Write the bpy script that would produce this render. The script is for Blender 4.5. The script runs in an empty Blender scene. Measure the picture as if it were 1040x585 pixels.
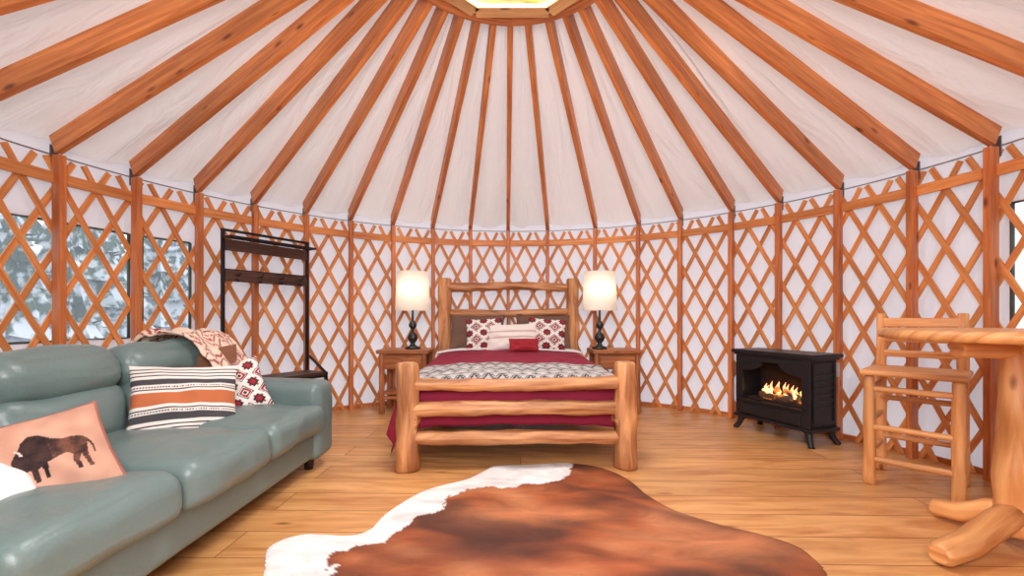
import bpy, math, random, bmesh
from mathutils import Vector, Matrix, noise
random.seed(7)
R=3.15; CX=0.0; CY=2.34; EYE=1.046
sc=bpy.context.scene
# ------------------------------------------------ helpers
def lin(r,g,b):
    f=lambda c:(c/255/12.92) if c/255<=0.04045 else ((c/255+0.055)/1.055)**2.4
    return (f(r),f(g),f(b),1)
def newmat(name):
    m=bpy.data.materials.new(name); m.use_nodes=True
    nt=m.node_tree; return m,nt,nt.nodes['Principled BSDF']
def N(nt,t,**k):
    n=nt.nodes.new(t)
    for a,b in k.items(): setattr(n,a,b)
    return n
def wood(name,c1,c2,rough=.5,grain=16,knots=True,ls=1.2,bump=.15):
    m,nt,p=newmat(name); L=nt.links.new
    tc=N(nt,'ShaderNodeTexCoord'); mp=N(nt,'ShaderNodeMapping'); mp.inputs['Scale'].default_value=(ls,grain,1)
    L(tc.outputs['UV'],mp.inputs[0])
    n1=N(nt,'ShaderNodeTexNoise'); n1.inputs['Scale'].default_value=2.2; n1.inputs['Detail'].default_value=6; n1.inputs['Distortion'].default_value=.6
    L(mp.outputs[0],n1.inputs['Vector'])
    cr=N(nt,'ShaderNodeValToRGB'); cr.color_ramp.elements[0].position=.34; cr.color_ramp.elements[1].position=.66
    cr.color_ramp.elements[0].color=c2; cr.color_ramp.elements[1].color=c1
    L(n1.outputs['Fac'],cr.inputs[0]); out=cr.outputs[0]
    n2=N(nt,'ShaderNodeTexNoise'); n2.inputs['Scale'].default_value=1.3; n2.inputs['Detail'].default_value=1
    mp3=N(nt,'ShaderNodeMapping'); mp3.inputs['Scale'].default_value=(.8,1.5,1); L(tc.outputs['UV'],mp3.inputs[0]); L(mp3.outputs[0],n2.inputs['Vector'])
    hs=N(nt,'ShaderNodeHueSaturation'); mr=N(nt,'ShaderNodeMapRange'); mr.inputs[1].default_value=.3; mr.inputs[2].default_value=.7; mr.inputs[3].default_value=.8; mr.inputs[4].default_value=1.2
    L(n2.outputs['Fac'],mr.inputs[0]); L(mr.outputs[0],hs.inputs['Value']); L(out,hs.inputs['Color']); out=hs.outputs[0]
    if knots:
        mp2=N(nt,'ShaderNodeMapping'); mp2.inputs['Scale'].default_value=(2.6,7,1); L(tc.outputs['UV'],mp2.inputs[0])
        v=N(nt,'ShaderNodeTexVoronoi'); v.inputs['Scale'].default_value=1; L(mp2.outputs[0],v.inputs['Vector'])
        k=N(nt,'ShaderNodeValToRGB'); k.color_ramp.elements[0].position=.05; k.color_ramp.elements[0].color=(1,1,1,1); k.color_ramp.elements[1].position=.13; k.color_ramp.elements[1].color=(0,0,0,1)
        L(v.outputs['Distance'],k.inputs[0])
        mx=N(nt,'ShaderNodeMix',data_type='RGBA'); mx.inputs[7].default_value=(c2[0]*.4,c2[1]*.32,c2[2]*.28,1)
        L(k.outputs[0],mx.inputs[0]); L(out,mx.inputs[6]); out=mx.outputs[2]
    L(out,p.inputs['Base Color']); p.inputs['Roughness'].default_value=rough
    b=N(nt,'ShaderNodeBump'); b.inputs['Strength'].default_value=bump; b.inputs['Distance'].default_value=.01
    L(n1.outputs['Fac'],b.inputs['Height']); L(b.outputs[0],p.inputs['Normal'])
    return m
def plain(name,c,rough=.6,metal=0,nscale=0,nstr=.2,var=0):
    m,nt,p=newmat(name); L=nt.links.new
    p.inputs['Base Color'].default_value=c; p.inputs['Roughness'].default_value=rough; p.inputs['Metallic'].default_value=metal
    tc=N(nt,'ShaderNodeTexCoord')
    n=N(nt,'ShaderNodeTexNoise'); n.inputs['Scale'].default_value=nscale or 30; n.inputs['Detail'].default_value=4
    L(tc.outputs['Object'],n.inputs['Vector'])
    v=var or .08
    mr=N(nt,'ShaderNodeMapRange'); mr.inputs[3].default_value=1-v; mr.inputs[4].default_value=1+v
    hs=N(nt,'ShaderNodeHueSaturation'); hs.inputs['Color'].default_value=c
    L(n.outputs['Fac'],mr.inputs[0]); L(mr.outputs[0],hs.inputs['Value']); L(hs.outputs[0],p.inputs['Base Color'])
    if nscale:
        b=N(nt,'ShaderNodeBump'); b.inputs['Strength'].default_value=nstr; b.inputs['Distance'].default_value=.01
        L(n.outputs['Fac'],b.inputs['Height']); L(b.outputs[0],p.inputs['Normal'])
    return m
def vcol(name,rough=.9,nscale=250,nstr=.3,noisecol=0,nc_scale=(6,6,6)):
    m,nt,p=newmat(name); L=nt.links.new
    a=N(nt,'ShaderNodeAttribute'); a.attribute_name='Col'
    tc=N(nt,'ShaderNodeTexCoord')
    n=N(nt,'ShaderNodeTexNoise'); n.inputs['Scale'].default_value=nscale; n.inputs['Detail'].default_value=3
    L(tc.outputs['Object'],n.inputs['Vector'])
    b=N(nt,'ShaderNodeBump'); b.inputs['Strength'].default_value=nstr; b.inputs['Distance'].default_value=.004
    L(n.outputs['Fac'],b.inputs['Height']); L(b.outputs[0],p.inputs['Normal'])
    out=a.outputs['Color']
    if noisecol:
        mp=N(nt,'ShaderNodeMapping'); mp.inputs['Scale'].default_value=nc_scale; mp.inputs['Rotation'].default_value=(0,0,.5); L(tc.outputs['Object'],mp.inputs[0])
        n2=N(nt,'ShaderNodeTexNoise'); n2.inputs['Scale'].default_value=1; n2.inputs['Detail'].default_value=8; n2.inputs['Roughness'].default_value=.65; n2.inputs['Distortion'].default_value=.8
        L(mp.outputs[0],n2.inputs['Vector'])
        mr=N(nt,'ShaderNodeMapRange'); mr.inputs[1].default_value=.3; mr.inputs[2].default_value=.7; mr.inputs[3].default_value=1-noisecol; mr.inputs[4].default_value=1+noisecol
        hs=N(nt,'ShaderNodeHueSaturation'); L(n2.outputs['Fac'],mr.inputs[0]); L(mr.outputs[0],hs.inputs['Value']); L(out,hs.inputs['Color']); out=hs.outputs[0]
    L(out,p.inputs['Base Color']); p.inputs['Roughness'].default_value=rough
    return m
def fabric(name,c,trans=.25,wr=(1,1,1),ns=2.0,strength=.5):
    m,nt,p=newmat(name); L=nt.links.new
    p.inputs['Base Color'].default_value=c; p.inputs['Roughness'].default_value=.7; p.inputs['Specular IOR Level'].default_value=.2
    tc=N(nt,'ShaderNodeTexCoord'); mp=N(nt,'ShaderNodeMapping'); mp.inputs['Scale'].default_value=wr; L(tc.outputs['UV'],mp.inputs[0])
    n=N(nt,'ShaderNodeTexNoise'); n.inputs['Scale'].default_value=ns; n.inputs['Detail'].default_value=4; n.inputs['Distortion'].default_value=.8
    L(mp.outputs[0],n.inputs['Vector'])
    b=N(nt,'ShaderNodeBump'); b.inputs['Strength'].default_value=strength; b.inputs['Distance'].default_value=.06
    L(n.outputs['Fac'],b.inputs['Height']); L(b.outputs[0],p.inputs['Normal'])
    t=N(nt,'ShaderNodeBsdfTranslucent'); t.inputs['Color'].default_value=c; L(b.outputs[0],t.inputs['Normal'])
    mx=N(nt,'ShaderNodeMixShader'); mx.inputs[0].default_value=trans
    L(p.outputs[0],mx.inputs[1]); L(t.outputs[0],mx.inputs[2]); L(mx.outputs[0],nt.nodes['Material Output'].inputs[0])
    return m
def link(o,parent=None):
    sc.collection.objects.link(o)
    if parent: o.parent=parent
    return o
def empty(name,loc=(0,0,0),rz=0):
    e=bpy.data.objects.new(name,None); e.location=loc; e.rotation_euler=(0,0,rz); e.empty_display_size=.1
    return link(e)
class MB:
    def __init__(s): s.v=[];s.f=[];s.uv=[];s.m=[];s.sm=[]
    def face(s,ids,uv,m=0,smooth=False):
        s.f.append(ids); s.uv.append(uv); s.m.append(m); s.sm.append(smooth)
    def beam(s,p0,p1,w,h,up=(0,0,1),m=0):
        p0=Vector(p0);p1=Vector(p1); d=(p1-p0); Ln=d.length; d.normalize(); up=Vector(up)
        a=d.cross(up)
        if a.length<1e-4: a=d.cross(Vector((1,0,0)))
        a.normalize(); b=a.cross(d).normalized()
        i=len(s.v); off=random.random()*50; ov=random.random()*9
        for p in (p0,p1):
            for x,y in ((-1,-1),(1,-1),(1,1),(-1,1)): s.v.append(p+a*x*w/2+b*y*h/2)
        for k in range(4):
            k2=(k+1)%4; ww=w if k%2==0 else h; v0=ov+k*.3
            s.face([i+k,i+k2,i+4+k2,i+4+k],[(off,v0),(off,v0+ww),(off+Ln,v0+ww),(off+Ln,v0)],m)
        s.face([i+3,i+2,i+1,i],[(off,ov),(off+w*.1,ov),(off+w*.1,ov+h),(off,ov+h)],m)
        s.face([i+4,i+5,i+6,i+7],[(off,ov),(off+w*.1,ov),(off+w*.1,ov+h),(off,ov+h)],m)
    def box(s,c,d,m=0):
        c=Vector(c); ax=max(range(3),key=lambda i:d[i])
        e=Vector((0,0,0)); e[ax]=d[ax]/2
        if ax==0: s.beam(c-e,c+e,d[1],d[2],(0,0,1),m)
        elif ax==1: s.beam(c-e,c+e,d[0],d[2],(0,0,1),m)
        else: s.beam(c-e,c+e,d[0],d[1],(0,1,0),m)
    def tube(s,pts,rs,seg=14,m=0,wob=0.0,cap=True):
        pts=[Vector(p) for p in pts]; n=len(pts); i0=len(s.v); off=random.random()*50; ov=random.random()*9
        ref=None; acc=0; us=[]
        for j,p in enumerate(pts):
            t=(pts[min(j+1,n-1)]-pts[max(j-1,0)]).normalized()
            if ref is None:
                ref=t.cross(Vector((0,0,1)))
                if ref.length<.1: ref=t.cross(Vector((1,0,0)))
            a=(ref-t*ref.dot(t)).normalized(); ref=a; b=t.cross(a)
            if j: acc+=(p-pts[j-1]).length
            us.append(acc); r=rs[j] if hasattr(rs,'__len__') else rs
            for k in range(seg):
                th=2*math.pi*k/seg; rr=r
                if wob: rr*=1+wob*noise.noise(Vector((math.cos(th)*1.2+off,math.sin(th)*1.2,acc*6)))
                s.v.append(p+a*math.cos(th)*rr+b*math.sin(th)*rr)
        r0=rs[0] if hasattr(rs,'__len__') else rs
        c=2*math.pi*r0/seg
        for j in range(n-1):
            for k in range(seg):
                k2=(k+1)%seg; A=i0+j*seg
                s.face([A+k,A+k2,A+seg+k2,A+seg+k],[(off+us[j],ov+k*c),(off+us[j],ov+(k+1)*c),(off+us[j+1],ov+(k+1)*c),(off+us[j+1],ov+k*c)],m,True)
        if cap:
            s.face([i0+k for k in range(seg)][::-1],[(off+math.cos(6.283*k/seg)*r0*.3,ov+math.sin(6.283*k/seg)*r0) for k in range(seg)][::-1],m)
            s.face([i0+(n-1)*seg+k for k in range(seg)],[(off+math.cos(6.283*k/seg)*r0*.3,ov+math.sin(6.283*k/seg)*r0) for k in range(seg)],m)
    def log(s,p0,p1,r0,r1=None,bend=0,m=0,seg=14,wob=.16,n=10,round_=.012):
        r1=r0 if r1 is None else r1; p0=Vector(p0);p1=Vector(p1); d=p1-p0; L=d.length; dn=d.normalized()
        side=Vector((0,0,1)) if abs(dn.z)<.7 else Vector((1,0,0))
        pts=[];rs=[]
        ts=[0,min(.2,round_/L)]+[k/n for k in range(1,n)]+[1-min(.2,round_/L),1]
        for t in ts:
            pts.append(p0+d*t+side*bend*math.sin(math.pi*t)); r=r0+(r1-r0)*t
            if t in(0,1): r*=.8
            rs.append(r)
        s.tube(pts,rs,seg,m,wob)
    def lathe(s,c,prof,seg=24,m=0):
        c=Vector(c); s.tube([c+Vector((0,0,z)) for r,z in prof],[r for r,z in prof],seg,m)
    def build(s,name,mats,parent=None,bevel=0,loc=None):
        me=bpy.data.meshes.new(name); me.from_pydata([tuple(v) for v in s.v],[],s.f)
        uvl=me.uv_layers.new(name='UVMap'); k=0
        for pi,p in enumerate(me.polygons):
            p.material_index=s.m[pi]; p.use_smooth=s.sm[pi]
            for j,li in enumerate(p.loop_indices): uvl.data[li].uv=s.uv[pi][j]
        for mt in (mats if isinstance(mats,(list,tuple)) else [mats]): me.materials.append(mt)
        me.update(); o=bpy.data.objects.new(name,me)
        if bevel:
            b=o.modifiers.new('Bevel','BEVEL'); b.width=bevel; b.segments=2; b.limit_method='ANGLE'; b.angle_limit=.8
        return link(o,parent)
def gridobj(name,fn,nu,nv,mat,parent=None,colfn=None,closed=False,thick=0):
    vs=[];fs=[];cols=[];uvs=[]
    for j in range(nv+1):
        for i in range(nu+1):
            u=i/nu;v=j/nv; vs.append(tuple(fn(u,v)))
            if colfn: cols.append(colfn(u,v))
    for j in range(nv):
        for i in range(nu):
            a=j*(nu+1)+i; fs.append((a,a+1,a+nu+2,a+nu+1))
    me=bpy.data.meshes.new(name); me.from_pydata(vs,[],fs); me.materials.append(mat)
    ul=me.uv_layers.new(name='UVMap')
    for p in me.polygons:
        p.use_smooth=True
        for li in p.loop_indices:
            vi=me.loops[li].vertex_index; ul.data[li].uv=((vi%(nu+1))/nu,(vi//(nu+1))/nv)
    if colfn:
        at=me.color_attributes.new('Col','FLOAT_COLOR','POINT')
        for i,c in enumerate(cols): at.data[i].color=c
    o=bpy.data.objects.new(name,me)
    if thick:
        s=o.modifiers.new('Solid','SOLIDIFY'); s.thickness=thick; s.offset=1
    return link(o,parent)
def softbox(name,half,r,mat,parent=None,loc=(0,0,0),rot=(0,0,0),puff=(0,0,0),mid=10,wr=0,wf=4,fn=None):
    half=list(half); ax=[]
    for h in half:
        rr=min(r,h*.98); l=[-h+rr*t for t in (0,.12,.3,.6,1)]; m=[-(h-rr)+2*(h-rr)*k/mid for k in range(1,mid)]
        ax.append(l+m+[-x for x in l[::-1]])
    idx={};vs=[];fs=[];seed=random.random()*99
    def vert(p):
        key=tuple(round(x,5) for x in p)
        if key in idx: return idx[key]
        inn=[max(-(h-min(r,h*.98)),min(h-min(r,h*.98),x)) for x,h in zip(p,half)]
        d=Vector([a-b for a,b in zip(p,inn)])
        if d.length>1e-9: d=d.normalized()*min(r,min(half)*.98)
        q=Vector(inn)+d
        for i in range(3):
            if abs(abs(p[i])-half[i])<1e-6:
                j,k=(i+1)%3,(i+2)%3
                q[i]+=math.copysign(puff[i]*(1-(p[j]/half[j])**2)*(1-(p[k]/half[k])**2),p[i])
        if wr: q+=noise.noise_vector(q*wf+Vector((seed,0,0)))*wr+noise.noise_vector(Vector((q.x*14,q.y*7,q.z*14+seed)))*wr*.25
        if fn: q=fn(q)
        vs.append(tuple(q)); idx[key]=len(vs)-1; return len(vs)-1
    for i in range(3):
        j,k=(i+1)%3,(i+2)%3
        for sg in(-1,1):
            for a in range(len(ax[j])-1):
                for b in range(len(ax[k])-1):
                    q=[]
                    for aa,bb in((a,b),(a+1,b),(a+1,b+1),(a,b+1)):
                        p=[0,0,0];p[i]=sg*half[i];p[j]=ax[j][aa];p[k]=ax[k][bb];q.append(vert(p))
                    if sg<0:q=q[::-1]
                    if len(set(q))==4: fs.append(q)
    me=bpy.data.meshes.new(name); me.from_pydata(vs,[],fs); me.materials.append(mat)
    for p in me.polygons:p.use_smooth=True
    o=bpy.data.objects.new(name,me); o.location=loc;o.rotation_euler=rot
    return link(o,parent)
def pillow(name,center,n,w,h,t,colfn,mat,roll=0,res=70,parent=None,wr=.012):
    n=Vector(n).normalized(); up=Vector((0,0,1)); a=up.cross(n).normalized(); b=n.cross(a).normalized()
    c,s=math.cos(roll),math.sin(roll); A=a*c+b*s; B=b*c-a*s; M=Matrix((A,B,n)).transposed()
    vs=[];fs=[];cols=[];seed=random.random()*50
    for side in(1,-1):
        for j in range(res+1):
            for i in range(res+1):
                u=-1+2*i/res;v=-1+2*j/res
                x=w/2*u*(1-.07*(1-v*v)); y=h/2*v*(1-.07*(1-u*u))
                z=side*t/2*(max(0,(1-u**2)*(1-v**2))**.48)
                wv=noise.noise(Vector((u*2.2+seed,v*2.2,side)))*wr*2*max(0,(1-u*u)*(1-v*v))**.3
                vs.append((x,y,z+wv)); cols.append(colfn(u,v))
    nn=(res+1)**2
    for j in range(res):
        for i in range(res):
            k=j*(res+1)+i; fs.append((k,k+1,k+res+2,k+res+1)); k+=nn; fs.append((k+res+1,k+res+2,k+1,k))
    me=bpy.data.meshes.new(name); me.from_pydata(vs,[],fs); me.materials.append(mat)
    at=me.color_attributes.new('Col','FLOAT_COLOR','POINT')
    for i,cc in enumerate(cols): at.data[i].color=cc
    for p in me.polygons:p.use_smooth=True
    o=bpy.data.objects.new(name,me); o.matrix_world=Matrix.Translation(Vector(center))@M.to_4x4()
    return link(o,parent)
def pt(th,r,z): return Vector((CX+r*math.sin(th),CY+r*math.cos(th),z))
# ------------------------------------------------ materials
M_raft=wood('rafter_wood',lin(220,142,78),lin(182,104,54),.45,18)
M_latt=wood('lattice_wood',lin(230,160,94),lin(202,122,66),.5,20,knots=False)
M_post=wood('post_wood',lin(216,134,74),lin(182,102,54),.45,18)
M_ring=wood('ring_wood',lin(236,192,134),lin(216,160,100),.5,14)
M_log=wood('log_wood',lin(220,160,106),lin(154,96,56),.5,10,bump=.5)
M_logl=wood('log_wood_light',lin(232,174,112),lin(198,132,76),.42,12,bump=.3)
M_night=wood('nightstand_wood',lin(190,120,70),lin(145,84,46),.45,12)
M_dark=wood('dark_board',lin(84,54,42),lin(52,34,28),.5,14,knots=False)
M_fabw=fabric('wall_canvas',lin(235,235,240),.32,(1,.35,1),3.0,.7)
M_fabr=fabric('roof_liner',lin(241,237,235),.24,(39,1.2,1),2.0,1.0)
M_leather=plain('leather_sage',lin(108,129,127),.33,0,90,.12,.06)
M_black=plain('black_metal',lin(34,33,36),.45,.4)
M_iron=plain('cast_iron',lin(40,40,44),.42,.3,60,.1)
M_maroon=plain('comforter_maroon',lin(142,22,54),.85,0,18,.5,.12)
M_white=plain('white_linen',lin(232,228,226),.85,0,14,.4)
M_matt=plain('mattress_gray',lin(120,110,108),.9)
M_vc=vcol('printed_fabric')
M_hide=vcol('cowhide_fur',.62,180,.5,.32,(3,8,3))
def floor_mat():
    m,nt,p=newmat('floor_planks'); L=nt.links.new
    tc=N(nt,'ShaderNodeTexCoord'); mp=N(nt,'ShaderNodeMapping'); L(tc.outputs['Object'],mp.inputs[0]); mp.inputs['Rotation'].default_value=(0,0,.02)
    br=N(nt,'ShaderNodeTexBrick'); br.inputs['Scale'].default_value=1; br.inputs['Brick Width'].default_value=3.6; br.inputs['Row Height'].default_value=.23
    br.inputs['Mortar Size'].default_value=.0026; br.inputs['Mortar Smooth'].default_value=.3; br.offset=.37; br.squash=1
    br.inputs['Color1'].default_value=(0,0,0,1); br.inputs['Color2'].default_value=(1,1,1,1); br.inputs['Mortar'].default_value=(.5,.5,.5,1)
    L(mp.outputs[0],br.inputs['Vector'])
    vm=N(nt,'ShaderNodeVectorMath',operation='MULTIPLY_ADD'); vm.inputs[1].default_value=(.9,6,1); L(mp.outputs[0],vm.inputs[0])
    sc2=N(nt,'ShaderNodeVectorMath',operation='SCALE'); sc2.inputs['Scale'].default_value=13; L(br.outputs['Color'],sc2.inputs[0]); L(sc2.outputs[0],vm.inputs[2])
    n=N(nt,'ShaderNodeTexNoise'); n.inputs['Scale'].default_value=1.6; n.inputs['Detail'].default_value=7; n.inputs['Distortion'].default_value=1.6; L(vm.outputs[0],n.inputs['Vector'])
    cr=N(nt,'ShaderNodeValToRGB'); e=cr.color_ramp.elements; e[0].position=.30; e[0].color=lin(192,128,72); e[1].position=.64; e[1].color=lin(228,172,108)
    L(n.outputs['Fac'],cr.inputs[0])
    mr=N(nt,'ShaderNodeMapRange'); mr.inputs[3].default_value=.88; mr.inputs[4].default_value=1.08; L(br.outputs['Color'],mr.inputs[0])
    hs=N(nt,'ShaderNodeHueSaturation'); L(cr.outputs[0],hs.inputs['Color']); L(mr.outputs[0],hs.inputs['Value'])
    nb=N(nt,'ShaderNodeTexNoise'); nb.inputs['Scale'].default_value=.9; nb.inputs['Detail'].default_value=3; L(mp.outputs[0],nb.inputs['Vector'])
    mb_=N(nt,'ShaderNodeMapRange'); mb_.inputs[1].default_value=.35; mb_.inputs[2].default_value=.65; mb_.inputs[3].default_value=.92; mb_.inputs[4].default_value=1.08; L(nb.outputs['Fac'],mb_.inputs[0])
    h2=N(nt,'ShaderNodeHueSaturation'); L(hs.outputs[0],h2.inputs['Color']); L(mb_.outputs[0],h2.inputs['Value'])
    v=N(nt,'ShaderNodeTexVoronoi'); v.inputs['Scale'].default_value=1; mp2=N(nt,'ShaderNodeMapping'); mp2.inputs['Scale'].default_value=(1.3,4.3,1); L(mp.outputs[0],mp2.inputs[0]); L(mp2.outputs[0],v.inputs['Vector'])
    k=N(nt,'ShaderNodeValToRGB'); k.color_ramp.elements[0].position=.02; k.color_ramp.elements[0].color=(.8,.8,.8,1); k.color_ramp.elements[1].position=.085; k.color_ramp.elements[1].color=(0,0,0,1); L(v.outputs['Distance'],k.inputs[0])
    mx=N(nt,'ShaderNodeMix',data_type='RGBA'); mx.inputs[7].default_value=lin(124,68,32); L(k.outputs[0],mx.inputs[0]); L(h2.outputs[0],mx.inputs[6])
    m2=N(nt,'ShaderNodeMix',data_type='RGBA'); m2.inputs[7].default_value=lin(112,64,32); L(br.outputs['Fac'],m2.inputs[0]); L(mx.outputs[2],m2.inputs[6])
    L(m2.outputs[2],p.inputs['Base Color']); p.inputs['Roughness'].default_value=.4
    return m
M_floor=floor_mat()
# ------------------------------------------------ shell
mb=MB(); seg=96
for k in range(seg): mb.v.append(pt(2*math.pi*k/seg,R+.06,0))
for k in range(seg): mb.v.append(pt(2*math.pi*k/seg,R+.06,-.12))
mb.face(list(range(seg))[::-1],[(0,0)]*seg)
for k in range(seg):
    k2=(k+1)%seg; mb.face([k,k2,seg+k2,seg+k],[(0,0)]*4)
mb.build('floor',M_floor)
D2=math.radians
degs=[-79.9,-71.1,-62.6,-53.8,-44.7,-36.0,-27.1,-18.3,-9.7,-.9,8.3,19.2,28.7,37.4,47.2,55.4,64.5,74.1,82.5]
step=(360-degs[-1]+degs[0])/21
angs=[D2(a) for a in degs]+[D2(degs[-1]+step*k) for k in range(1,21)]
wins=[(-98,-71.0,.88,1.70),(-69.4,-63,.88,1.70),(83.2,99,.96,1.77)]
WR=R+.035; ZR=2.13; RH=.13; SL=.4375; r_in=.75
def zr(r): return ZR+SL*(R-r)
ZTOP=zr(R+.05)+RH*1.02
def wall(name,a0,a1):
    ths=set([a0,a1]); t=a0
    while t<a1: ths.add(t); t+=1.25
    for w in wins:
        for q in w[:2]:
            if a0<q<a1: ths.add(q)
    ths=sorted(ths); zs=sorted(set([0,.3,.6,.88,.96,1.2,1.5,1.70,1.77,2.0,ZTOP+.01]))
    mb=MB()
    for th in ths:
        for z in zs:
            rr=WR+.012*noise.noise(Vector((th*.25,z*.8,3)))
            mb.v.append(pt(D2(th),rr,z))
    nz=len(zs)
    for i in range(len(ths)-1):
        for j in range(nz-1):
            tm=(ths[i]+ths[i+1])/2; zm=(zs[j]+zs[j+1])/2
            if any(w[0]<tm<w[1] and w[2]<zm<w[3] for w in wins): continue
            uv=[(D2(ths[i])*R,zs[j]),(D2(ths[i+1])*R,zs[j]),(D2(ths[i+1])*R,zs[j+1]),(D2(ths[i])*R,zs[j+1])]
            mb.face([i*nz+j,(i+1)*nz+j,(i+1)*nz+j+1,i*nz+j+1],uv,0,True)
    return mb.build(name,M_fabw)
wall('wall_back',-45,45); wall('wall_right',45,135); wall('wall_front',135,225); wall('wall_left',-135,-45)
M_wf=plain('window_trim',lin(74,84,78),.6)
M_glass,ntg,pg=newmat('window_vinyl')
g=N(ntg,'ShaderNodeBsdfTransparent'); gl=N(ntg,'ShaderNodeBsdfTranslucent'); gl.inputs['Color'].default_value=(.85,.9,.95,1); mg=N(ntg,'ShaderNodeMixShader'); mg.inputs[0].default_value=.2
ntg.links.new(g.outputs[0],mg.inputs[1]); ntg.links.new(gl.outputs[0],mg.inputs[2]); ntg.links.new(mg.outputs[0],ntg.nodes['Material Output'].inputs[0])
for i,w in enumerate(wins):
    mb=MB(); e=empty('window_%d'%(i+1),pt(D2((w[0]+w[1])/2),WR,(w[2]+w[3])/2)); off=e.location
    n=14
    for z in (w[2],w[3]):
        mb.tube([pt(D2(w[0]+(w[1]-w[0])*k/n),WR+.005,z)-off for k in range(n+1)],.009,6)
    for a in w[:2]:
        mb.tube([pt(D2(a),WR+.005,w[2])-off,pt(D2(a),WR+.005,w[3])-off],.012,6)
    mb.build('frame_%d'%(i+1),M_wf,e)
    gm=MB()
    for k in range(n+1):
        gm.v+= [pt(D2(w[0]+(w[1]-w[0])*k/n),WR+.01,w[2])-off,pt(D2(w[0]+(w[1]-w[0])*k/n),WR+.01,w[3])-off]
    for k in range(n): gm.face([2*k,2*k+2,2*k+3,2*k+1],[(0,0)]*4)
    gm.build('pane_%d'%(i+1),M_glass,e)
# lattice
mb=MB(); nst=92; slope=1.92; H=2.12; st=2*math.pi/nst
def strip(th0,dirn,r,w=.037,t=.011):
    n=10; run=(H/slope)/R
    i0=len(mb.v); off=random.random()*40; ov=random.random()*9
    ang=math.atan(slope)
    for j in range(n+1):
        f=j/n; th=th0+dirn*run*f; z=.0+H*f
        tan=Vector((math.cos(th),-math.sin(th),0))*dirn*math.cos(ang)+Vector((0,0,1))*math.sin(ang)
        rad=Vector((math.sin(th),math.cos(th),0)); sd=rad.cross(tan).normalized(); p=pt(th,r,z)
        for a,b in((-1,-1),(1,-1),(1,1),(-1,1)): mb.v.append(p+sd*a*w/2+rad*b*t/2)
    Ls=H/math.sin(ang)/n
    for j in range(n):
        for k in range(4):
            k2=(k+1)%4; A=i0+4*j; v0=ov+.1*k
            mb.face([A+k,A+k2,A+4+k2,A+4+k],[(off+j*Ls,v0),(off+j*Ls,v0+.04),(off+j*Ls+Ls,v0+.04),(off+j*Ls+Ls,v0)])
    mb.face([i0+3,i0+2,i0+1,i0],[(0,0)]*4); A=i0+4*n; mb.face([A,A+1,A+2,A+3],[(0,0)]*4)
for k in range(nst):
    strip(k*st,1,R-.005); strip(k*st+.5*st,-1,R-.018)
mb.build('wall_lattice',M_latt)
mb=MB()
for th in angs:
    rad=Vector((math.sin(th),math.cos(th),0))
    mb.beam(pt(th,R-.063,0),pt(th,R-.063,2.13),.04,.07,rad)
mb.build('wall_posts',M_post,bevel=.003)
mb=MB()
sa=sorted(angs)
for i in range(len(sa)):
    a=sa[i]; b=sa[(i+1)%len(sa)]
    if b<a: b+=2*math.pi
    rad=Vector((math.sin((a+b)/2),math.cos((a+b)/2),0))
    mb.beam(pt(a,R-.035,1.98),pt(b,R-.035,1.98),.075,.022,rad)
mb.build('trim_1',M_latt,bevel=.002)
mb=MB(); mb.tube([pt(2*math.pi*k/96,R-.005,2.14) for k in range(97)],.005,6)
mb.build('trim_2',plain('steel_cable',lin(150,150,150),.4,.8))
mb=MB()
for k in range(96): mb.beam(pt(2*math.pi*k/96,R+.02,.02),pt(2*math.pi*(k+1)/96,R+.02,.02),.02,.04)
mb.build('baseboard_round',M_post)
# rafters
RF=empty('roof_rafters',(CX,CY,ZR)); Ro=Vector((CX,CY,ZR))
mb=MB(); br=MB()
for th in angs:
    p0=pt(th,R-.03,zr(R-.03)+RH*.45)-Ro; p1=pt(th,r_in,zr(r_in)+RH*.45)-Ro
    mb.beam(p0,p1,.042,RH)
    rad=Vector((math.sin(th),math.cos(th),0))
    br.beam(pt(th,R-.02,2.07)-Ro,pt(th,R-.02,2.20)-Ro,.048,.006,rad)
mb.build('rafter_beams',M_raft,RF,bevel=.003)
br.build('rafter_brackets',plain('steel_bracket',lin(130,130,132),.4,.7),RF)
sa2=sorted(angs)
def sagf(th):
    th=(th+math.pi)%(2*math.pi)-math.pi
    for i in range(len(sa2)):
        a=sa2[i]; b=sa2[(i+1)%len(sa2)]
        if b<a: b+=2*math.pi
        for t in (th,th+2*math.pi):
            if a<=t<=b: return math.sin(math.pi*(t-a)/(b-a))
    return 0
nth=39*12
sg=[sagf(2*math.pi*k/nth) for k in range(nth+1)]
def roof(u,v):
    k=int(round(u*nth)); th=2*math.pi*u; r=R+.05+(r_in-.0-R-.05)*v
    z=zr(r)+RH*1.0 - .040*sg[k]*(r/R)
    z+=(.028*noise.noise(Vector((math.cos(th)*16,math.sin(th)*16,v*1.6)))+.018*noise.noise(Vector((math.cos(th)*36,math.sin(th)*36,v*5))))*sg[k]*(r/R)
    return pt(th,r,z)
gridobj('ceiling',roof,nth,30,M_fabr)
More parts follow.
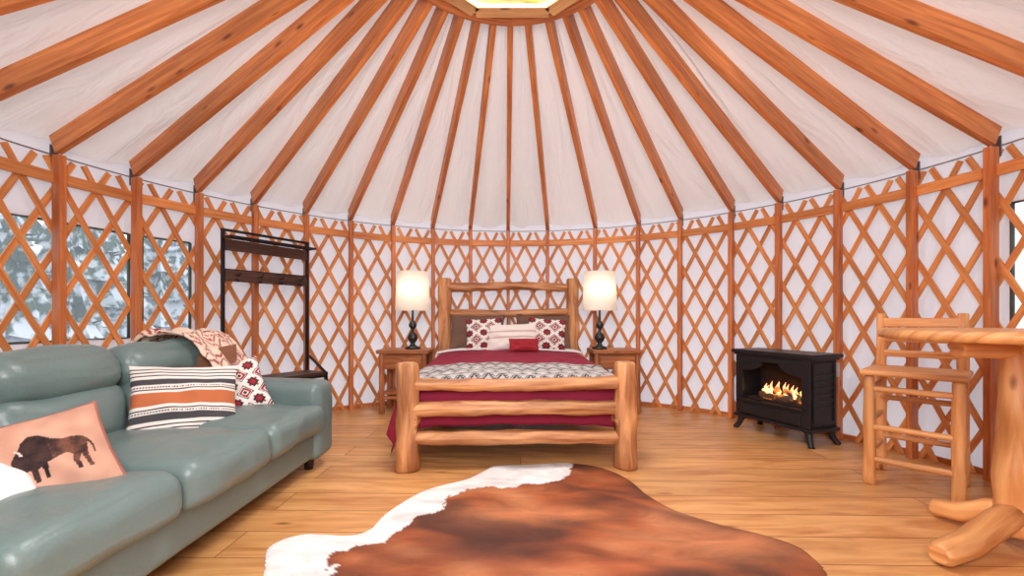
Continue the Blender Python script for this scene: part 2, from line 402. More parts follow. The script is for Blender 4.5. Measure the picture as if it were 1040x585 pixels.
# ring
SK=empty('skylight_ring',(CX,CY,zr(r_in))); Ko=Vector((CX,CY,zr(r_in)))
mb=MB(); rz=zr(r_in)
def ringtube(r0,r1,z0,z1,m=0,n=64):
    i0=len(mb.v)
    for k in range(n):
        t=2*math.pi*k/n
        mb.v+= [pt(t,r0,z0)-Ko,pt(t,r1,z0)-Ko,pt(t,r1,z1)-Ko,pt(t,r0,z1)-Ko]
    for k in range(n):
        A=i0+4*k;B=i0+4*((k+1)%n); c=2*math.pi*r0/n
        for a,b,w in((0,1,r1-r0),(1,2,z1-z0),(2,3,r1-r0),(3,0,z1-z0)):
            mb.face([A+a,B+a,B+b,A+b],[(k*c,a*.3),(k*c+c,a*.3),(k*c+c,a*.3+w),(k*c,a*.3+w)],m)
ringtube(.70,.77,rz-.03,rz+.16,0)
ringtube(.63,.71,rz-.02,rz+.02,1)
for k in range(8):
    a=2*math.pi*k/8+.2; b=a+2*math.pi*3/8
    mb.beam(pt(a,.68,rz+.05+.012*(k%2))-Ko,pt(b,.68,rz+.05+.012*(k%2))-Ko,.05,.05,m=1)
for k in range(8):
    a=2*math.pi*k/8-.39; b=a+2*math.pi/8
    mb.beam(pt(a,.66,rz-.03)-Ko,pt(b,.66,rz-.03)-Ko,.10,.03,m=1)
mb.build('ring_timber',[M_raft,M_ring],SK,bevel=.003)
mt,nt,p=newmat('skylight_acrylic'); tr=N(nt,'ShaderNodeBsdfTransparent'); tl=N(nt,'ShaderNodeBsdfTranslucent'); mm=N(nt,'ShaderNodeMixShader'); mm.inputs[0].default_value=.3
nt.links.new(tr.outputs[0],mm.inputs[1]); nt.links.new(tl.outputs[0],mm.inputs[2]); nt.links.new(mm.outputs[0],nt.nodes['Material Output'].inputs[0])
gridobj('dome',lambda u,v: pt(2*math.pi*u,.77*math.cos(v*math.pi/2)+.001,rz+.15+.22*math.sin(v*math.pi/2))-Ko,40,10,mt,SK)
# ------------------------------------------------ outside
mb=MB(); mb.v+= [Vector((-60,-60,-.6)),Vector((60,-60,-.6)),Vector((60,60,-.6)),Vector((-60,60,-.6))]; mb.face([0,1,2,3],[(0,0)]*4)
mb.build('ground_snow',plain('snow',lin(228,232,240),.8,0,1.5,.5))
M_tree,nt,p=newmat('snowy_conifer'); ge=N(nt,'ShaderNodeNewGeometry'); sx=N(nt,'ShaderNodeSeparateXYZ'); nt.links.new(ge.outputs['Normal'],sx.inputs[0])
tcn=N(nt,'ShaderNodeTexCoord'); nz=N(nt,'ShaderNodeTexNoise'); nz.inputs['Scale'].default_value=4; nz.inputs['Detail'].default_value=6; nt.links.new(tcn.outputs['Object'],nz.inputs['Vector'])
ad=N(nt,'ShaderNodeMath',operation='MULTIPLY_ADD'); ad.inputs[1].default_value=.3; nt.links.new(sx.outputs['Z'],ad.inputs[0]); nt.links.new(nz.outputs['Fac'],ad.inputs[2])
cr=N(nt,'ShaderNodeValToRGB'); cr.color_ramp.elements[0].position=.52; cr.color_ramp.elements[0].color=lin(58,82,66); cr.color_ramp.elements[1].position=.64; cr.color_ramp.elements[1].color=lin(215,222,230)
nt.links.new(ad.outputs[0],cr.inputs[0]); nt.links.new(cr.outputs[0],p.inputs['Base Color'])
def tree(x,y,h):
    mb=MB(); mb.tube([(0,0,0),(0,0,h*.3)],[.14,.1],8)
    tiers=7; sgm=22
    for t in range(tiers):
        z0=h*(.1+.8*t/tiers); z1=z0+h*.26; r=h*.26*(1-t/tiers)+.12
        i0=len(mb.v)
        for k in range(sgm):
            a=2*math.pi*k/sgm; rr=r*(1 if k%2 else .68)*random.uniform(.85,1.12); mb.v.append(Vector((rr*math.cos(a),rr*math.sin(a),z0-random.uniform(0,.15))))
        mb.v.append(Vector((0,0,min(h,z1))))
        for k in range(sgm): mb.face([i0+k,i0+(k+1)%sgm,i0+sgm],[(0,0)]*3)
    o=mb.build('conifer_tree',M_tree); o.location=(x,y,-.62)
for q in [(-8,3.2,4),(-8.5,5,5),(-7.5,6.5,3.2),(-11,1.5,6.5),(-10,8,6),(-12,4.5,7),(-14,6.5,8),(-13,9.5,7),(-9,-.5,4.5),(-15,12,9),(-12,12,7),(8.5,2,5),(10,4,6),(9.5,0,5.5),(13,3,8),(12,5.5,7),(-7.2,1.6,2.6),(-10.5,10.5,6),(-9.5,9.2,3.4),(-8.2,8.0,3.0),(-11.5,14,7)]: tree(*q)
# ------------------------------------------------ cowhide
out=[(-1.01,1.747),(-1.10,1.949),(-1.0,2.05),(-.80,2.03),(-.70,2.10),(-.66,2.303),(-.53,2.55),(-.30,2.74),(-.12,2.98),(.12,3.03),(.386,3.06),(.60,2.98),(.74,2.77),(.80,2.47),(.89,2.29),(1.03,2.15),(1.18,2.04),(1.29,1.92),(1.28,1.75),(1.12,1.5),(.8,1.38),(.3,1.30),(-.2,1.28),(-.6,1.32),(-.9,1.45)]
def cat(pts,n):
    L=len(pts);o=[]
    for i in range(L):
        p0,p1,p2,p3=[Vector((*pts[(i+k)%L],0)) for k in(-1,0,1,2)]
        for j in range(n):
            t=j/n; o.append(.5*((2*p1)+(p2-p0)*t+(2*p0-5*p1+4*p2-p3)*t*t+(3*p1-p0-3*p2+p3)*t**3))
    return o
oc=cat(out,16); cen=Vector((.12,1.78,0)); nr=90; no=len(oc)
def inpoly(x,y,P):
    c=False;n=len(P)
    for i in range(n):
        x1,y1=P[i];x2,y2=P[(i+1)%n]
        if (y1>y)!=(y2>y) and x<(x2-x1)*(y-y1)/(y2-y1)+x1:c=not c
    return c
wp=[[(-.82,1.94),(-.9,2.35),(-.6,2.75),(-.3,2.95),(-.15,3.2),(.44,3.2),(.38,2.80),(.24,2.66),(.05,2.64),(-.18,2.58),(-.33,2.5),(-.36,2.36),(-.48,2.26),(-.50,2.14),(-.60,1.97)],
    [(-1.3,1.5),(-1.3,2.2),(-.70,2.2),(-.72,1.95),(-.80,1.85),(-.74,1.7),(-.66,1.5),(-.8,1.3)]]
W=lin(240,236,232); B1=lin(154,80,42); B2=lin(84,44,30); B3=lin(194,126,82)
def mixc(a,b,t): t=max(0,min(1,t)); return tuple(a[i]*(1-t)+b[i]*t for i in range(3))+(1,)
vs=[];fs=[];cols=[]
for j in range(nr+1):
    f=j/nr
    for i,p in enumerate(oc):
        q=cen+(p-cen)*f
        if j==nr: q+= (p-cen).normalized()*.010*noise.noise(Vector((i*.9,0,0)))
        z=.010+.018*max(0,noise.noise(Vector((q.x*2.2,q.y*2.2,5))))*1.5
        ridge=abs((q.x-.62)*.6+(q.y-2.4)*.8); z+=.008*math.exp(-(ridge/.05)**2)
        if j==nr: z=.003
        vs.append((q.x,q.y,z))
        jx=noise.noise(Vector((q.x*9,q.y*9,2)))*.06+.02*noise.noise(Vector((q.x*40,q.y*40,2))); jy=noise.noise(Vector((q.x*9,q.y*9,8)))*.06+.02*noise.noise(Vector((q.x*40,q.y*40,9)))
        if any(inpoly(q.x+jx,q.y+jy,P) for P in wp): c=W
        else:
            a=noise.noise(Vector((q.x*1.6+3,q.y*2.2,0)))+.5*noise.noise(Vector((q.x*5+q.y*3,q.y*9,4)))
            c=mixc(B1,B3,a*1.4) if a>0 else mixc(B1,B2,-a*2.2)
            c=mixc(c,B2,max(0,.5-(1-f)*6)*.6)
            c=mixc(c,B2,.6*math.exp(-(ridge/.05)**2))
            c=mixc(c,B3,.8*math.exp(-(((q.x-.95)/.3)**2+((q.y-1.95)/.14)**2)))
            c=mixc(c,B2,.8*math.exp(-(((q.x+.05)/.35)**2+((q.y-1.9)/.12)**2)))
            c=mixc(c,B3,.6*math.exp(-(((q.x-.1)/.4)**2+((q.y-2.25)/.1)**2)))
        cols.append(c)
for j in range(nr):
    for i in range(no):
        i2=(i+1)%no
        if j==0: fs.append((i,no+i,no+i2))
        else: fs.append((j*no+i,(j+1)*no+i,(j+1)*no+i2,j*no+i2))
me=bpy.data.meshes.new('cowhide_rug'); me.from_pydata(vs,[],fs); me.materials.append(M_hide)
at=me.color_attributes.new('Col','FLOAT_COLOR','POINT')
for i,c in enumerate(cols): at.data[i].color=c
for p in me.polygons:p.use_smooth=True
me.update(); o=link(bpy.data.objects.new('cowhide_rug',me))
bm=bmesh.new(); bm.from_mesh(me); bmesh.ops.remove_doubles(bm,verts=bm.verts,dist=1e-6); bmesh.ops.recalc_face_normals(bm,faces=bm.faces); bm.to_mesh(me); bm.free()
# ------------------------------------------------ colour functions
CR=lin(234,228,220); BK=lin(38,34,40); RD=lin(158,34,44); OR=lin(190,108,66); GY=lin(160,156,154); DG=lin(70,68,72); TN=lin(204,160,136)
def aztec(u,v,s=2.2):
    x=(u*s)%1.0-.5; y=(v*s)%1.0-.5; d=abs(x)+abs(y)
    if d<.10: return BK
    if d<.17: return CR
    if d<.30: return RD
    if d<.35: return CR
    if d<.40: return BK
    if d>.82: return RD
    if d>.70: return BK
    x2=((u*s*3)%1)-.5; y2=((v*s*3)%1)-.5
    if abs(x2)+abs(y2)<.24: return RD
    return CR
def stripes(u,v):
    y=(v+1)/2
    def b(lo,hi): return lo<y<hi
    if b(.42,.60): return OR
    if b(.70,.78) or b(.22,.31): return DG
    if b(.82,.84) or b(.87,.89) or b(.92,.94): return BK
    if b(.16,.18) or b(.11,.13) or b(.06,.08): return BK
    if b(.63,.65) or b(.36,.38): return BK
    if (.66<y<.68 or .33<y<.35) and (u*20)%1<.5: return BK
    return CR
BIS=[(-.80,-.12),(-.83,-.28),(-.74,-.36),(-.66,-.54),(-.60,-.36),(-.50,-.34),(-.47,-.70),(-.38,-.70),(-.36,-.38),(-.28,-.36),(-.27,-.66),(-.19,-.66),(-.17,-.30),(.0,-.25),(.25,-.16),(.36,-.24),(.31,-.42),(.36,-.68),(.45,-.68),(.44,-.44),(.52,-.28),(.56,-.45),(.60,-.68),(.69,-.68),(.66,-.35),(.71,-.05),(.72,-.02),(.78,-.10),(.79,-.32),(.83,-.32),(.82,-.06),(.74,.08),(.66,.16),(.5,.20),(.25,.22),(.05,.34),(-.15,.54),(-.34,.60),(-.50,.48),(-.60,.28),(-.72,.12),(-.79,0)]
def bison(u,v):
    x,y=(u-.06)*1.3,v*1.2-.02
    if inpoly(x,y,[(-.60,.10),(-.54,.08),(-.58,.24),(-.66,.30),(-.68,.27),(-.62,.2)]): return lin(214,200,184)
    if inpoly(x,y,BIS):
        n=.5+noise.noise(Vector((u*5,v*5,0)))+.5*noise.noise(Vector((u*20,v*20,3)))
        return mixc(lin(112,72,54),lin(50,32,30),n) if x>-.05 else mixc(lin(66,42,38),lin(30,20,22),n)
    if abs(u)>.93 or abs(v)>.93: return lin(160,104,88)
    return mixc(TN,lin(188,142,120),.5+noise.noise(Vector((u*3,v*3,7))))
def blanketc(u,v):
    x=(u*3+.2*v)%1-.5; y=(v*4)%1-.5; n=noise.noise(Vector((u*14,v*14,1)))*.12
    d=abs(x)+abs(y)+n
    if d<.16: return lin(168,60,50)
    if d<.24: return lin(236,224,208)
    if d<.33: return lin(176,84,62)
    if .5<d<.58: return lin(150,62,52)
    return lin(228,208,188)
def throwc(u,v):
    x=u*16; y=v*5
    fy=y%1.0; row=int(y)
    tri=abs((x%1)-.5)*2
    base=lin(186,182,178)
    if row%2==0:
        if abs(fy-.15-.6*tri)<.1: return BK
        if abs(fy-.4-.6*tri)<.05: return DG
        return base
    if fy<.1 or fy>.9: return lin(110,104,104)
    d=abs(((x*1.0)%1)-.5)+abs(fy-.5)
    if d<.16: return BK
    if .27<d<.36: return lin(90,84,84)
    return lin(205,200,195)
# ------------------------------------------------ sofa
S=empty('sofa',(-1.85,1.95,0))
def SL_(x,y,z): return (x+1.85,y-1.95,z)
y0,y1=.80,3.10
softbox('base',(.475,(y1-y0)/2-.02,.10),.03,M_leather,S,SL_(-1.795,(y0+y1)/2,.20),wr=.004)
for i,yy in enumerate((y0+.125,y1-.125)):
    softbox('arm_%d'%(i+1),(.505,.125,.26),.055,M_leather,S,SL_(-1.79,yy,.345),puff=(.01,.01,.015),wr=.008,mid=16)
cw=(y1-y0-.5)/3
for i in range(3):
    yc=y0+.25+cw*(i+.5)
    softbox('seat_cushion_%d'%(i+1),(.45,cw/2-.002,.095),.06,M_leather,S,SL_(-1.69,yc,.375),puff=(.015,0,.035),wr=.016,wf=5,mid=26)
    softbox('back_cushion_lower_%d'%(i+1),(.10,cw/2-.002,.15),.08,M_leather,S,SL_(-2.06,yc,.56),rot=(0,-.16,0),puff=(.04,0,.0),wr=.022,wf=5,mid=22)
    softbox('back_cushion_upper_%d'%(i+1),(.115,cw/2-.002,.115),.095,M_leather,S,SL_(-2.11,yc,.775),rot=(0,-.12,0),puff=(.03,0,.02),wr=.022,wf=5,mid=22)
softbox('back_frame',(.09,(y1-y0)/2-.06,.36),.05,M_leather,S,SL_(-2.24,(y0+y1)/2,.48))
mb=MB()
for x in(-1.40,-2.2):
    for y in(y0+.12,y1-.14):
        mb.tube([SL_(x,y,0),SL_(x,y,.11)],[.028,.04],12)
mb.build('feet',plain('foot_dark',lin(40,26,20),.4),S)
pillow('striped_pillow',(-1.77,2.33,.585),(.58,-.60,.46),.49,.43,.15,stripes,M_vc,roll=-.08,res=120)
pillow('patterned_pillow',(-1.76,2.70,.585),(.45,-.80,.40),.38,.36,.15,lambda u,v:aztec(u,v,1.5),M_vc,roll=.30,res=100)
pillow('bison_pillow',(-1.575,1.46,.565),(.58,-.55,.52),.33,.33,.12,bison,M_vc,roll=.24,res=130)
pillow('fleece_pillow',(-1.60,1.24,.49),(.5,-.3,.8),.34,.30,.12,lambda u,v:lin(238,234,232),M_vc,roll=.1,res=40)
pillow('brown_pillow',(-1.95,2.74,.68),(.6,-.7,.35),.38,.36,.12,lambda u,v:lin(128,84,60),M_vc,roll=.1,res=40)
def drape(u,v):
    y=2.62+.38*u+.03*math.sin(v*5)
    P=[(-1.82,.68),(-1.90,.76),(-1.955,.83),(-2.05,.91),(-2.16,.925),(-2.26,.90),(-2.36,.84),(-2.38,.70)]
    t=v*(len(P)-1); k=min(int(t),len(P)-2); f=t-k
    x=P[k][0]*(1-f)+P[k+1][0]*f; z=P[k][1]*(1-f)+P[k+1][1]*f
    n=noise.noise(Vector((u*4,v*5,3)))*.04+.014*math.sin(u*22+v*3)
    return (x+n*.5+.01,y,z+abs(n)+.012)
gridobj('patterned_throw_blanket',drape,110,80,M_vc,None,blanketc,thick=.012)
# ------------------------------------------------ bed
BD=empty('log_bed',(0,4.0,0),.035)
def bl(x,y,z): return Vector((x,y-4.0,z))
mb=MB()
for sx_ in(-.75,.75):
    mb.log(bl(sx_,2.96,0),bl(sx_,2.96,.735),.082,.074,wob=.3,seg=20)
    mb.log(bl(sx_,5.05,0),bl(sx_,5.05,1.50),.082,.075,wob=.2,seg=20)
    mb.log(bl(sx_*.97,2.9,.33),bl(sx_*.97,5.05,.33),.055,wob=.15)
mb.log(bl(-.75,2.96,.585),bl(.75,2.96,.595),.042,.047,bend=-.012,wob=.3,n=20)
mb.log(bl(-.75,2.96,.41),bl(.75,2.96,.415),.055,.048,bend=.01,wob=.3,n=20)
mb.log(bl(-.75,2.96,.215),bl(.75,2.96,.21),.050,.045,bend=.006,wob=.3,n=20)
mb.log(bl(-.75,5.05,1.385),bl(.75,5.05,1.385),.052,.046,bend=.025,wob=.5,n=20)
mb.log(bl(-.75,5.05,1.10),bl(.75,5.05,1.11),.045,.045,bend=-.02,wob=.3)
mb.log(bl(-.75,5.05,.72),bl(.75,5.05,.72),.045,.045,wob=.2)
for k in range(9):
    x=-.6+k*.15; mb.log(bl(x,5.05,.72),bl(x,5.05,1.10),.022,.02,wob=.2,seg=8)
mb.build('log_frame',M_log,BD)
softbox('mattress',(.69,.90,.16),.05,M_matt,BD,bl(0,4.06,.42))
def bedsurf(a,b,lift=0):
    hx=.71; yf=3.10
    t=max(0,min(1,(b-3.1)/1.7)); zt=.615+.06*t*t*(3-2*t)+.016*noise.noise(Vector((a*3,b*3,1)))+.010*noise.noise(Vector((a*8,b*8,4)))-.03*(abs(a)/hx)**4*(1 if abs(a)<hx else 0)
    if abs(a)>=hx: zt-=.03
    ea=max(0,abs(a)-hx); eb=max(0,yf-b); e=math.hypot(ea,eb)
    drop=e-.05*(1-math.exp(-e/.05))
    fl=(.07*(1-math.exp(-ea/.06))+(.26 if a<0 else .12)*ea)
    x=math.copysign(min(abs(a),hx)+fl+.02*math.sin(b*15)*min(1,ea/.2),a)
    y=max(b,yf)-.05*(1-math.exp(-eb/.05))
    return bl(x+(math.copysign(lift,a) if ea>0 else 0),y-(lift if eb>0 else 0),zt-drop+lift)
gridobj('comforter',lambda u,v:bedsurf(-1.13+2.26*u,2.72+2.20*v),110,100,M_maroon,BD,thick=.012)
gridobj('patterned_throw',lambda u,v:bedsurf(-.80+1.60*u,2.98+.70*v,.016),160,110,M_vc,BD,throwc,thick=.008)
gridobj('folded_sheet',lambda u,v:bedsurf(-.76+1.52*u,4.58+.26*v,.018),60,16,M_white,BD,thick=.02)
Bm=Matrix.Translation((0,4.0,0))@Matrix.Rotation(.035,4,'Z')
def bp(name,x,y,z,w,h,t,cf,roll=0,n=(0,-1,.35),res=50):
    pillow(name,Bm@bl(x,y,z),n,w,h,t,cf,M_vc,roll,res)
bp('bed_pillow_brown',-.36,4.84,.88,.62,.40,.16,lambda u,v:lin(112,84,70))
bp('bed_pillow_brown',.38,4.84,.88,.62,.40,.16,lambda u,v:lin(112,84,70))
bp('aztec_pillow',-.28,4.68,.86,.40,.36,.14,lambda u,v:aztec(u,v,1.2),.05,res=80)
bp('aztec_pillow',.40,4.66,.86,.42,.36,.14,lambda u,v:aztec(u,v,1.2),-.08,res=80)
bp('white_pillow',.02,4.62,.83,.56,.30,.14,lambda u,v:mixc(CR,lin(170,90,90),.5 if (abs(v+.1)<.06 or abs(v-.35)<.05) else 0),.04,res=60)
bp('maroon_pillow',.14,4.48,.755,.32,.15,.10,lambda u,v:RD,.0,(0,-1,.6),res=40)
# ------------------------------------------------ nightstands
def nightstand(x,y,w,rz=0):
    E=empty('nightstand',(x,y,0),rz); mb=MB(); d=.36; h=.69
    mb.box((0,0,h-.02),(w+.04,d+.04,.04))
    for a in(-1,1):
        for b in(-1,1): mb.log((a*(w/2-.03),b*(d/2-.03),0),(a*(w/2-.03),b*(d/2-.03),h-.03),.032,.028,wob=.15)
    mb.box((0,.0,h-.13),(w-.1,d-.04,.16)); mb.box((0,-d/2+.01,h-.13),(w-.13,.02,.12))
    mb.box((0,0,.22),(w-.06,d-.04,.025))
    mb.log((-w/2+.03,-d/2+.03,.17),(w/2-.03,-d/2+.03,.17),.02)
    mb.build('carcass',M_night,E,bevel=.004)
    k=MB(); k.lathe((0,0,0),[(.008,0),(.008,.012),(.016,.016),(.014,.026),(.004,.03)],12); o=k.build('knob',M_black,E); o.location=(0,-d/2,h-.13); o.rotation_euler=(math.pi/2,0,0)
nightstand(-1.18,4.80,.52,.0); nightstand(1.14,4.80,.50,0)
M_shade=fabric('lamp_shade_linen',lin(248,244,236),.4,(1,1,1),60,.05)
M_lampb=plain('lamp_bronze',lin(58,60,62),.35,.6)
def lamp(x,y,z):
    E=empty('table_lamp',(x,y,z)); mb=MB()
    mb.lathe((0,0,0),[(.085,0),(.085,.02),(.04,.035),(.022,.06),(.05,.10),(.058,.13),(.045,.165),(.018,.19),(.016,.22),(.04,.245),(.044,.27),(.03,.30),(.014,.32),(.012,.40),(.012,.50)],28)
    mb.build('base',M_lampb,E)
    s=MB()
    s.tube([(0,0,.43),(0,0,.86)],[.193,.172],40,cap=False); s.tube([(0,0,.86),(0,0,.43)],[.169,.190],40,cap=False)
    s.build('shade',M_shade,E)
    t=MB()
    for k in range(3):
        a=2*math.pi*k/3; t.tube([(0,0,.84),(.17*math.cos(a),.17*math.sin(a),.845)],.003,6)
    t.tube([(0,0,.48),(0,0,.88)],.004,6); t.build('harp',M_black,E)
    b=MB(); b.lathe((0,0,.52),[(.012,0),(.03,.04),(.032,.07),(.018,.1),(.003,.11)],14); b.build('bulb',plain('bulb_glass',lin(250,245,235),.3),E)
    l=bpy.data.lights.new('lamp_bulb_light','POINT'); l.energy=3.2; l.color=(1,.92,.82); l.shadow_soft_size=.04
    lo=bpy.data.objects.new('bulb_light',l); lo.location=(0,-.06,.66); link(lo,E)
lamp(-1.11,4.80,.69); lamp(.98,4.80,.69)
# ------------------------------------------------ stove
F=empty('electric_stove',(2.40,3.80,0),math.atan2(.35,.93)-math.pi/2)
F.scale=(1,1,1.05)
mb=MB(); w=.70; d=.30
mb.box((0,0,.695),(w+.07,d+.07,.03)); mb.box((0,0,.672),(w+.03,d+.04,.02))
mb.box((0,d/2-.01,.40),(w,.02,.52)); mb.box((-w/2+.01,0,.40),(.02,d,.52)); mb.box((w/2-.01,0,.40),(.02,d,.52))
mb.box((0,0,.15),(w,d,.03)); mb.box((0,0,.65),(w,d,.03)); mb.box((0,0,.125),(w+.04,d+.04,.025))
mb.box((-w/2+.035,-d/2,.40),(.07,.03,.52)); mb.box((w/2-.035,-d/2,.40),(.07,.03,.52))
mb.box((0,-d/2,.635),(w-.13,.03,.04)); mb.box((0,-d/2,.215),(w-.13,.03,.13))
mb.box((0,-d/2-.02,.275),(w-.06,.03,.015)); mb.box((0,-d/2-.018,.20),(w-.14,.014,.08))
for sx_ in(-1,1):
    i0=len(mb.v); xo=sx_*(w/2-.07); pts=[(xo,.617)]
    for k in range(9):
        t=k/8*math.pi/2; pts.append((xo-sx_*.20*math.cos(t),.617-.085*math.sin(t)))
    for yy in(-d/2-.012,-d/2+.012):
        for (x,z) in pts: mb.v.append(Vector((x,yy,z)))
    n=len(pts); mb.face(list(range(i0,i0+n)),[(0,0)]*n); mb.face(list(range(i0+n,i0+2*n))[::-1],[(0,0)]*n)
    for k in range(n): k2=(k+1)%n; mb.face([i0+k,i0+k2,i0+n+k2,i0+n+k],[(0,0)]*4)
for sx_ in(-1,1):
    for k in range(6): mb.box((sx_*(w/2+.004),0,.30+.05*k),(.012,d-.09,.012))
    mb.box((sx_*(w/2+.006),d/2-.03,.41),(.014,.02,.45)); mb.box((sx_*(w/2+.006),-d/2+.03,.41),(.014,.02,.45))
for a in(-1,1):
    for b in(-1,1):
        x=a*(w/2-.03); y=b*(d/2-.02)
        mb.tube([(x-a*.03,y-b*.02,.135),(x,y,.10),(x+a*.012,y+b*.01,.05),(x+a*.035,y+b*.025,.012),(x+a*.04,y+b*.03,0)],[.038,.032,.024,.022,.026],10)
mb.build('body',M_iron,F,bevel=.003)
mb=MB(); mb.box((0,d/2-.04,.44),(w-.1,.01,.34)); mb.box((0,0,.285),(w-.1,d-.08,.015)); mb.build('firebox',plain('firebox_brick',lin(46,28,20),.9,0,20,.4,.4),F)
mb=MB()
for p0,p1,r in [((-.23,.0,.315),(.22,.02,.315),.03),((-.18,-.05,.31),(.12,-.03,.32),.028),((-.14,.05,.31),(-.02,-.04,.39),.024),((.18,.05,.31),(.04,-.05,.39),.024)]:
    mb.log(p0,p1,r,wob=.3)
m,nt,p=newmat('ember_log'); nn=N(nt,'ShaderNodeTexNoise'); nn.inputs['Scale'].default_value=14; tcx=N(nt,'ShaderNodeTexCoord'); nt.links.new(tcx.outputs['Object'],nn.inputs['Vector'])
c2=N(nt,'ShaderNodeValToRGB'); c2.color_ramp.elements[0].position=.5; c2.color_ramp.elements[0].color=(.02,.008,.004,1); c2.color_ramp.elements[1].position=.68; c2.color_ramp.elements[1].color=(1,.25,.04,1)
nt.links.new(nn.outputs['Fac'],c2.inputs[0]); nt.links.new(c2.outputs[0],p.inputs['Emission Color']); p.inputs['Emission Strength'].default_value=1.8; p.inputs['Base Color'].default_value=(.06,.03,.02,1)
mb.build('ember_logs',m,F)
mb=MB()
for k in range(19):
    x=-.22+.44*k/18+random.uniform(-.01,.01); h=random.uniform(.06,.12)*(1.35-abs(x)*3.2); y=random.uniform(-.03,.04)
    h=max(.03,h); mb.tube([(x,y,.325),(x+.006,y,.325+h*.3),(x-.008,y,.325+h*.65),(x+.01,y,.325+h)],[.010,.016,.010,.001],8)
m,nt,p=newmat('flame'); g=N(nt,'ShaderNodeTexCoord'); sp=N(nt,'ShaderNodeSeparateXYZ'); nt.links.new(g.outputs['Object'],sp.inputs[0])
mr=N(nt,'ShaderNodeMapRange'); mr.inputs[1].default_value=.33; mr.inputs[2].default_value=.44; nt.links.new(sp.outputs['Z'],mr.inputs[0])
c2=N(nt,'ShaderNodeValToRGB'); c2.color_ramp.elements[0].color=(1,.55,.14,1); c2.color_ramp.elements[1].color=(1,.2,.02,1); nt.links.new(mr.outputs[0],c2.inputs[0])
nt.links.new(c2.outputs[0],p.inputs['Emission Color']); p.inputs['Emission Strength'].default_value=2.0; mb.build('flames',m,F)
E=empty('power_outlet',pt(D2(64.5),R-.115,.60),-D2(64.5)); mb=MB(); mb.box((0,0,0),(.07,.03,.115)); mb.build('plate',plain('outlet_white',lin(200,196,190),.5),E,bevel=.004)
mb=MB(); mb.box((0,-.018,.025),(.03,.01,.03)); mb.box((0,-.018,-.025),(.03,.01,.03)); mb.build('sockets',M_black,E)
# ------------------------------------------------ chair
def chair(x,y,rz):
    E=empty('log_bar_chair',(x,y,0),rz); mb=MB(); w=.39; d=.38; sh=.70
    for a in(-1,1):
        mb.log((a*w/2,-d/2,0),(a*w/2,-d/2,sh-.02),.033,.028,wob=.15)
        mb.log((a*w/2,d/2,0),(a*w/2,d/2+.04,1.07),.033,.027,wob=.15)
        for z in(.20,.40,.60): mb.log((a*w/2,-d/2,z),(a*w/2,d/2+.01,z),.018,wob=.12,seg=10)
    for z in(.16,.36,.60): mb.log((-w/2,-d/2,z),(w/2,-d/2,z),.019,wob=.12,seg=10)
    for z in(.24,.5): mb.log((-w/2,d/2,z),(w/2,d/2,z),.018,wob=.12,seg=10)
    mb.build('log_legs',M_logl,E)
    mb=MB(); mb.box((0,d/2+.03,1.01),(w+.02,.03,.06)); mb.box((0,d/2+.025,.90),(w,.025,.045))
    mb.box((0,d/2+.02,.80),(w,.025,.045))
    mb.build('back_slats',M_logl,E,bevel=.008)
    mb=MB(); mb.box((0,-.01,sh),(w+.09,d+.09,.035)); mb.build('seat',M_logl,E,bevel=.012)
chair(2.52,2.68,-.85)
# ------------------------------------------------ table
T=empty('log_pub_table',(2.30,1.95,0)); mb=MB()
def tl(x,y,z): return Vector((x-2.30,y-1.95,z))
mb.log(tl(2.30,1.95,.06),tl(2.30,1.95,.92),.085,.062,wob=.25,seg=20,n=16)
for ex,ey,r in[(1.80,1.80,.05),(2.22,2.25,.045),(2.78,2.10,.05),(2.42,1.50,.05)]:
    dx,dy=ex-2.30,ey-1.95
    mb.tube([tl(2.30,1.95,.17),tl(2.30+dx*.3,1.95+dy*.3,.13),tl(2.30+dx*.65,1.95+dy*.65,.07),tl(ex,ey,.05),tl(ex+dx*.04,ey+dy*.04,.05)],[r*1.0,r*1.15,r*1.05,r,r*.7],16,wob=.2)
mb.log(tl(2.02,1.95,.90),tl(2.62,1.95,.90),.04); mb.log(tl(2.30,1.67,.90),tl(2.30,2.24,.90),.04)
mb.build('pedestal',M_logl,T)
mb=MB(); n=64; prof=[(0,.938),(.46,.938),(.483,.945),(.488,.965),(.483,.982),(.465,.988),(0,.988)]
for (r,z) in prof:
    for k in range(n):
        a=2*math.pi*k/n; rr=r*(1+.018*noise.noise(Vector((math.cos(a)*2,math.sin(a)*2,4)))); mb.v.append(Vector((rr*math.cos(a),rr*math.sin(a),z)))
for j in range(len(prof)-1):
    for k in range(n):
        k2=(k+1)%n; q=[j*n+k,j*n+k2,(j+1)*n+k2,(j+1)*n+k]; mb.face(q,[(mb.v[i].x,mb.v[i].y+mb.v[i].z) for i in q],0,j in(1,2,3,4))
mb.build('table_top',M_logl,T)
# ------------------------------------------------ hall tree
A=Vector((-2.52,3.74,0)); Bv=Vector((-2.12,4.44,0)); c=(A+Bv)/2; dv=(Bv-A); ang=math.atan2(dv.y,dv.x)
HT=empty('coat_rack_bench',c,ang); wl=dv.length/2
mb=MB()
for sx_ in(-1,1):
    mb.box((sx_*wl,0,.91),(.025,.025,1.82)); mb.box((sx_*wl,-.30,.25),(.025,.025,.5)); mb.box((sx_*wl,-.15,.15),(.02,.30,.02)); mb.box((sx_*wl,-.15,.46),(.02,.30,.02))
    mb.beam((sx_*wl,-.30,.49),(sx_*wl,-.012,.66),.018,.018)
    mb.box((sx_*wl,-.07,1.74),(.018,.14,.018))
for z in(1.81,1.70,1.46,.46): mb.box((0,0,z),(2*wl,.02,.022))
mb.box((0,-.30,.46),(2*wl,.022,.022)); mb.box((0,-.30,.15),(2*wl,.02,.02)); mb.box((0,-.14,1.74),(2*wl,.016,.016))
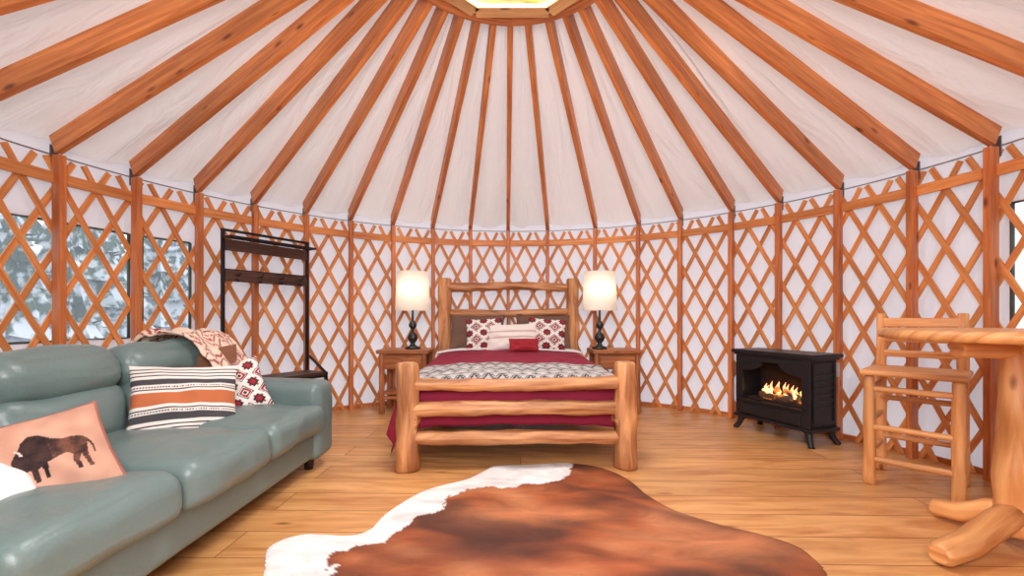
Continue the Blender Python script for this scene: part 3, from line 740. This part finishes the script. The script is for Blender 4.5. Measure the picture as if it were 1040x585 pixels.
for k in range(3): mb.box((0,-.035-.035*k,1.735),(2*wl,.006,.006))
for k in range(7): mb.box((0,-.04-.04*k,.15),(2*wl,.006,.006))
for x in(-.3,-.1,.1,.3):
    mb.tube([(x,-.02,1.42),(x,-.07,1.41),(x,-.09,1.44)],.006,8); mb.tube([(x,-.02,1.38),(x,-.05,1.36),(x,-.06,1.38)],.006,8)
mb.build('metal_frame',M_black,HT)
mb=MB(); mb.box((0,-.012,1.41),(2*wl-.03,.018,.10)); mb.box((0,-.012,1.68),(2*wl-.03,.018,.10)); mb.box((0,-.15,.485),(2*wl+.02,.32,.03)); mb.build('boards',M_dark,HT,bevel=.003)
# ------------------------------------------------ lights
def area(name,loc,target,size,e,col=(1,1,1)):
    l=bpy.data.lights.new(name,'AREA'); l.size=size; l.energy=e; l.color=col; l.shape='DISK'
    o=bpy.data.objects.new(name,l); o.location=loc; d=Vector(target)-Vector(loc); o.rotation_euler=d.to_track_quat('-Z','Y').to_euler(); return link(o)
area('skylight_light',(CX,CY,rz+.13),(CX,CY,0),1.0,105,(.95,.97,1))
area('room_fill_light',(0,-.35,1.9),(0,4,1.3),1.2,70,(.97,.98,1))
l=bpy.data.lights.new('rear_fill_point','POINT'); l.energy=48; l.shadow_soft_size=.35; l.color=(.97,.98,1)  # soft fill added behind the camera; no such bulb in the yurt
o=bpy.data.objects.new('rear_fill_point_light',l); o.location=(0,-.45,1.3); link(o)
w=bpy.data.worlds.new('World'); sc.world=w; w.use_nodes=True; nt=w.node_tree; bg=nt.nodes['Background']
bg.inputs[0].default_value=(.92,.955,1,1); bg.inputs[1].default_value=1.65
# ------------------------------------------------ camera
cam=bpy.data.cameras.new('Camera'); co=bpy.data.objects.new('Camera',cam); link(co)
cam.sensor_width=36; cam.sensor_fit='HORIZONTAL'; cam.lens=36*436/1040; cam.shift_y=29.5/1040; cam.clip_start=.05
co.location=(0,0,EYE); co.rotation_euler=(math.pi/2,0,0); sc.camera=co
sc.view_settings.view_transform='Standard'; sc.view_settings.exposure=0
